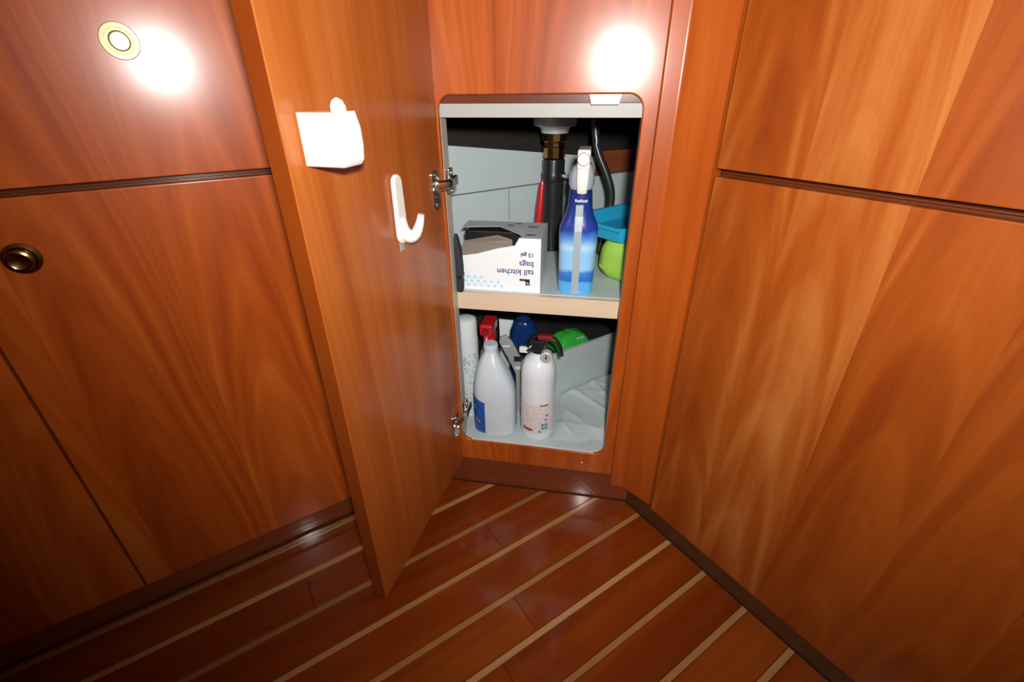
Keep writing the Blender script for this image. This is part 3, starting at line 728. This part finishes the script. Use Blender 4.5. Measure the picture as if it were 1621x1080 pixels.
for i in range(9):
    a = R(170 + 86 * i / 8); ca, sa = math.cos(a), math.sin(a); row = []
    for z, hx, hy in ((0.010, 0.0487, 0.0382), (0.05, 0.0487, 0.0384), (0.095, 0.0485, 0.0384), (0.112, 0.0473, 0.0378)):
        zz = z - (0.0022 * i if z > 0.1 else (0.0010 * i if z > 0.09 else 0))
        x = math.copysign(abs(ca) ** (2 / 2.7), ca) * hx * 1.012; y = math.copysign(abs(sa) ** (2 / 2.7), sa) * hy * 1.012
        row.append(b.verts.new((x - 0.0003, y, zz)))
    cols.append(row)
for p, q in zip(cols, cols[1:]):
    for k in range(3): b.faces.new((p[k], q[k], q[k + 1], p[k + 1]))
obj('label_sheet', b, M_LABELB, jug, recalc=False)

for i0, i1, za, zb in ((1.0, 5.0, 0.098, 0.072), (0.6, 3.4, 0.082, 0.064), (3.0, 6.6, 0.050, 0.038)):
    b = NB(); pr = []
    for k in range(7):
        t = k / 6; a = R(170 + 86 * (i0 + (i1 - i0) * t) / 8); z = za + (zb - za) * t; ca, sa = math.cos(a), math.sin(a)
        x = math.copysign(abs(ca) ** (2 / 2.7), ca) * 0.0487 * 1.020 - 0.0003; y = math.copysign(abs(sa) ** (2 / 2.7), sa) * 0.0384 * 1.020
        pr.append((b.verts.new((x, y, z)), b.verts.new((x, y, z + 0.0035))))
    for p, q in zip(pr, pr[1:]): b.faces.new((p[0], q[0], q[1], p[1]))
    obj('label_stripe', b, M_PALEB, jug, recalc=False)

blis = empty('blister_pack', (0.118, 0.124, FZ), R(6))
tag(blis, 'bent grey clear plastic blister pack between the milky jug and the extinguisher', 'packaging')
b = NB(); prism(b, [(-0.012, 0.0), (0.012, 0.0), (0.012, 0.112), (0.002, 0.150), (-0.022, 0.200), (-0.036, 0.216), (-0.050, 0.210), (-0.052, 0.196), (-0.030, 0.150), (-0.014, 0.112)], -0.004, 0.004, 0.0025, 2, plane='XZ')
obj('shell', b, M_CLEAR, blis)
obj('insert', bx(-0.018, 0.0, -0.0065, -0.0042, 0.148, 0.162, bev=0.001), M_BLACKP, blis, rot=(0, 0, 0))
obj('ridge', bx(-0.016, 0.010, -0.0075, -0.0042, 0.126, 0.133, bev=0.001), M_CHROME, blis)
obj('ridge', bx(-0.044, -0.026, -0.0070, -0.0042, 0.186, 0.190, bev=0.001), M_CHROME, blis)

blue = empty('blue_bottle', (0.107, 0.225, FZ))
tag(blue, 'glossy deep blue plastic bottle behind the fire extinguisher', 'bottle')
obj('body', loft(NB(), [(0, 0, 0, 0.034, 0.024), (0, 0, 0.005, 0.037, 0.027), (0, 0, 0.150, 0.037, 0.027), (0, 0, 0.178, 0.034, 0.025), (0, 0, 0.200, 0.026, 0.02), (0, 0, 0.206, 0.015, 0.015)], 28), M_BLUEBTL, blue)
obj('cap', lathe(NB(), [(0.0155, 0.2065), (0.016, 0.208), (0.016, 0.232), (0.014, 0.235)], 20), M_BLUEBTL, blue)
card = obj('paper_card', bx(-0.022, 0.022, -0.0006, 0.0006, 0, 0.19, bev=0.0003), M_CARD, None, loc=(0.062, 0.262, FZ + 0.0005), rot=(R(4), 0, R(-4)))
tag(card, 'white paper card standing behind the blister pack', 'card')

# fire extinguisher
ext = empty('fire_extinguisher', (0.1665, 0.0560, FZ))
tag(ext, 'small white fire extinguisher with black valve head and gauge', 'fire extinguisher')
obj('cylinder', lathe(NB(), [(0.034, 0.0), (0.0370, 0.003), (0.0385, 0.012), (0.0388, 0.16), (0.0380, 0.176), (0.0350, 0.190), (0.0290, 0.201), (0.0210, 0.208), (0.0165, 0.212), (0.0160, 0.220)], 44), M_ENAMEL, ext)
def label_mat():
    m, nt, bs, N, L = new_mat('extinguisher_label_print')
    tc = N('ShaderNodeTexCoord'); sp = N('ShaderNodeSeparateXYZ'); L(tc.outputs['Object'], sp.inputs[0])
    mp = N('ShaderNodeMapping'); mp.inputs['Scale'].default_value = (420, 420, 330); L(tc.outputs['Object'], mp.inputs['Vector'])
    nz = N('ShaderNodeTexNoise'); nz.inputs['Scale'].default_value = 1; nz.inputs['Detail'].default_value = 1; L(mp.outputs[0], nz.inputs['Vector'])
    a = N('ShaderNodeMapRange'); a.inputs[1].default_value = 0.5; a.inputs[2].default_value = 0.72; L(nz.outputs[0], a.inputs[0])
    mx = N('ShaderNodeMix'); mx.data_type = 'RGBA'; mx.inputs[6].default_value = (0.74, 0.72, 0.72, 1); mx.inputs[7].default_value = (0.55, 0.30, 0.30, 1)
    L(a.outputs[0], mx.inputs[0]); L(mx.outputs[2], bs.inputs['Base Color']); bs.inputs['Roughness'].default_value = 0.3; bs.inputs['Coat Weight'].default_value = 0.4
    return m
def wrap(a0, a1, z0, z1, r, n=14):
    b = NB(); cols = [[b.verts.new((r * math.sin(R(a0 + (a1 - a0) * i / n)), -r * math.cos(R(a0 + (a1 - a0) * i / n)), z)) for z in (z0, z1)] for i in range(n + 1)]
    for p, q in zip(cols, cols[1:]): b.faces.new((p[0], q[0], q[1], p[1]))
    return b
obj('label_sheet', wrap(-70, 75, 0.022, 0.104, 0.0392), label_mat(), ext, recalc=False)
def wrap_text(bm, r, az):
    for v in bm.verts:
        x, y, z = v.co; a = az + x / r
        v.co = (( r - y) * math.sin(a), -(r - y) * math.cos(a), z)
    return bm
b = text_bm('Kidde', 0.0115, (0, 0, 0.029), Matrix.Rotation(R(90), 4, 'X'), 0.0002, 'CENTER', bold=0.0006)
obj('brand_lettering', wrap_text(b, 0.0395, R(-27)), M_REDD, ext, smooth=0)
for (a, z, wd, h) in ((28, 0.099, 0.018, 0.0028), (38, 0.070, 0.004, 0.004), (34, 0.060, 0.004, 0.003), (14, 0.027, 0.004, 0.004)):
    c = NB(); box(c, -wd / 2, wd / 2, -0.0002, 0.0002, z, z + h); bmesh.ops.subdivide_edges(c, edges=list(c.edges), cuts=2)
    obj('label_print', wrap_text(c, 0.0396, R(a)), M_INKB, ext, smooth=0)
M_INKBL = plain('blue_ink', (0.10, 0.30, 0.55), 0.4, var=0.1)
for (a, z, q) in ((24, 0.043, 0.007), (36, 0.043, 0.007), (24, 0.034, 0.007), (36, 0.034, 0.007)):
    c = NB(); box(c, -q / 2, q / 2, -0.0002, 0.0002, z, z + q)
    obj('class_symbol', wrap_text(c, 0.0396, R(a)), M_INKBL, ext, smooth=0)
b = NB(); lathe(b, [(0.0175, 0.2185), (0.0180, 0.222), (0.0180, 0.238), (0.0150, 0.243), (0.0130, 0.250)], 24); box(b, -0.020, 0.017, -0.018, 0.016, 0.224, 0.250, 0.005, 2)
obj('valve_head', b, M_BLACKP, ext)
b = NB(); tube(b, [(-0.016, 0.004, 0.236), (-0.008, 0.0, 0.252), (0.012, -0.004, 0.2585), (0.032, -0.008, 0.252), (0.045, -0.010, 0.236), (0.049, -0.010, 0.216)], lambda t: 0.0075 - 0.002 * t, 10, 6, flat=0.7)
obj('lever', b, M_BLACKP, ext)
b = NB(); box(b, -0.002, 0.030, -0.018, -0.004, 0.252, 0.2625, 0.003, 2)
obj('safety_pin', b, M_REDD, ext)
b = NB(); lathe(b, [(0.0115, -0.0335), (0.0125, -0.0325), (0.0125, -0.018), (0.010, -0.014)], 28, c=(0.0185, 0.2205), axis='Y')
gz = obj('gauge', b, M_CHROME, ext); gz['label'] = 'round silver pressure gauge'
b = NB(); lathe(b, [(0.0100, -0.0339), (0.0098, -0.0337)], 24, c=(0.0185, 0.2205), axis='Y')
obj('dial', b, M_CREAM, gz)
b = NB(); box(b, 0.0175, 0.0192, -0.0345, -0.0340, 0.2200, 0.2285); lathe(b, [(0.0025, -0.0346), (0.0022, -0.0340)], 12, c=(0.0185, 0.2205), axis='Y')
obj('needle', b, M_INKB, gz)
b = NB(); tube(b, [(-0.014, -0.012, 0.236), (-0.020, -0.016, 0.231), (-0.024, -0.018, 0.226)], 0.0065, 10, 4)
obj('nozzle', b, M_BLACKP, ext)
b = NB(); box(b, -0.040, -0.0205, -0.023, -0.013, 0.2215, 0.2350, 0.003, 2)
tg = obj('nozzle_tip', b, M_WHITE, ext, rot=(0, 0, 0)); tg['label'] = 'white tag at the nozzle'

pack = empty('green_pouch', (0.2165, 0.2975, 0.2365), R(43))
tag(pack, 'shiny bright green pouch lying behind the white divider board beyond the extinguisher', 'pouch')
b = NB(); bmesh.ops.create_grid(b, x_segments=18, y_segments=10, size=0.5)
ext_ = bmesh.ops.duplicate(b, geom=list(b.verts) + list(b.edges) + list(b.faces))
dup = {v for v in ext_['geom'] if isinstance(v, bmesh.types.BMVert)}
for v in b.verts:
    x, y = v.co.x, v.co.y
    puff = max(0.0, (1 - (2 * abs(x)) ** 3) * (1 - (2 * abs(y)) ** 3)) ** 0.6
    wv = noise.noise(Vector((x * 7, y * 7, 3))) * 0.005
    if v in dup: v.co = (x * 0.105, y * 0.075, 0.0003 + 0.003 * (1 - puff))
    else: v.co = (x * 0.105, y * 0.075, 0.004 + 0.040 * puff + wv * puff)
bmesh.ops.remove_doubles(b, verts=b.verts, dist=0.0009)
obj('wrapper', b, M_GREENP, pack, smooth=80)
M_PALE = plain('pale_print', (0.45, 0.60, 0.70), 0.4, var=0.5, vscale=300)
for i in range(2): obj('printed_patch', bx(0.004 + i * 0.014, 0.015 + i * 0.014, -0.0300, -0.018, 0.0235, 0.0325, bev=0.001), M_PALE, pack)

# crumpled white film over the right of the cupboard floor
b = NB(); nx, ny = 70, 70
def film_h(x, y):
    q = noise.noise(Vector((x * 11, y * 11, 0.3))) * 0.0022
    r1 = (1 - abs(noise.noise(Vector((x * 12 + y * 9, (x - y) * 2.5, 5.1))))) ** 9 * 0.0032
    r2_ = (1 - abs(noise.noise(Vector((x * 5 + y * 16, (x - y) * 3.0, 9.7))))) ** 9 * 0.0026
    dx, dy = 0.090, -0.083                               # one long fold runs from back left to front right
    ln = math.hypot(dx, dy); dd = ((x - 0.237) * dy - (y - 0.232) * dx) / ln; al = ((x - 0.237) * dx + (y - 0.232) * dy) / ln
    ridge = 0.007 * math.exp(-(dd / 0.004) ** 2) * min(1.0, max(0.0, (al + 0.005) / 0.03))
    e_ = min(1.0, max(0.0, (y - 0.030) / 0.04)) * min(1.0, max(0.0, (x - 0.205) / 0.02))
    return 0.0016 + (0.0045 + q + r1 + r2_ + ridge) * e_
rows = []
for j in range(ny + 1):
    t = j / ny; row = []
    for i in range(nx + 1):
        x0 = 0.2085 + 0.004 * noise.noise(Vector((0.0, t * 7, 1)))
        y0 = 0.0260 + 0.003 * noise.noise(Vector((i / nx * 8, 0, 4)))
        if i / nx > 0.5: y0 += 0.016 * min(1.0, (i / nx - 0.5) * 4)
        x1 = 0.318 + 0.17 * t; x = x0 + (x1 - x0) * i / nx
        y1 = 0.182 + (x - 0.188) * math.tan(aL); y = y0 + (y1 - y0) * t
        row.append(b.verts.new((x, y, film_h(x, y))))
    rows.append(row)
for r0, r1 in zip(rows, rows[1:]):
    for i in range(nx): b.faces.new((r0[i], r0[i + 1], r1[i + 1], r1[i]))
film = obj('plastic_sheet', b, M_FILM, None, loc=(0, 0, FZ), smooth=80)
tag(film, 'crumpled sheet of white plastic film on the cupboard floor, right of the extinguisher', 'plastic sheet')
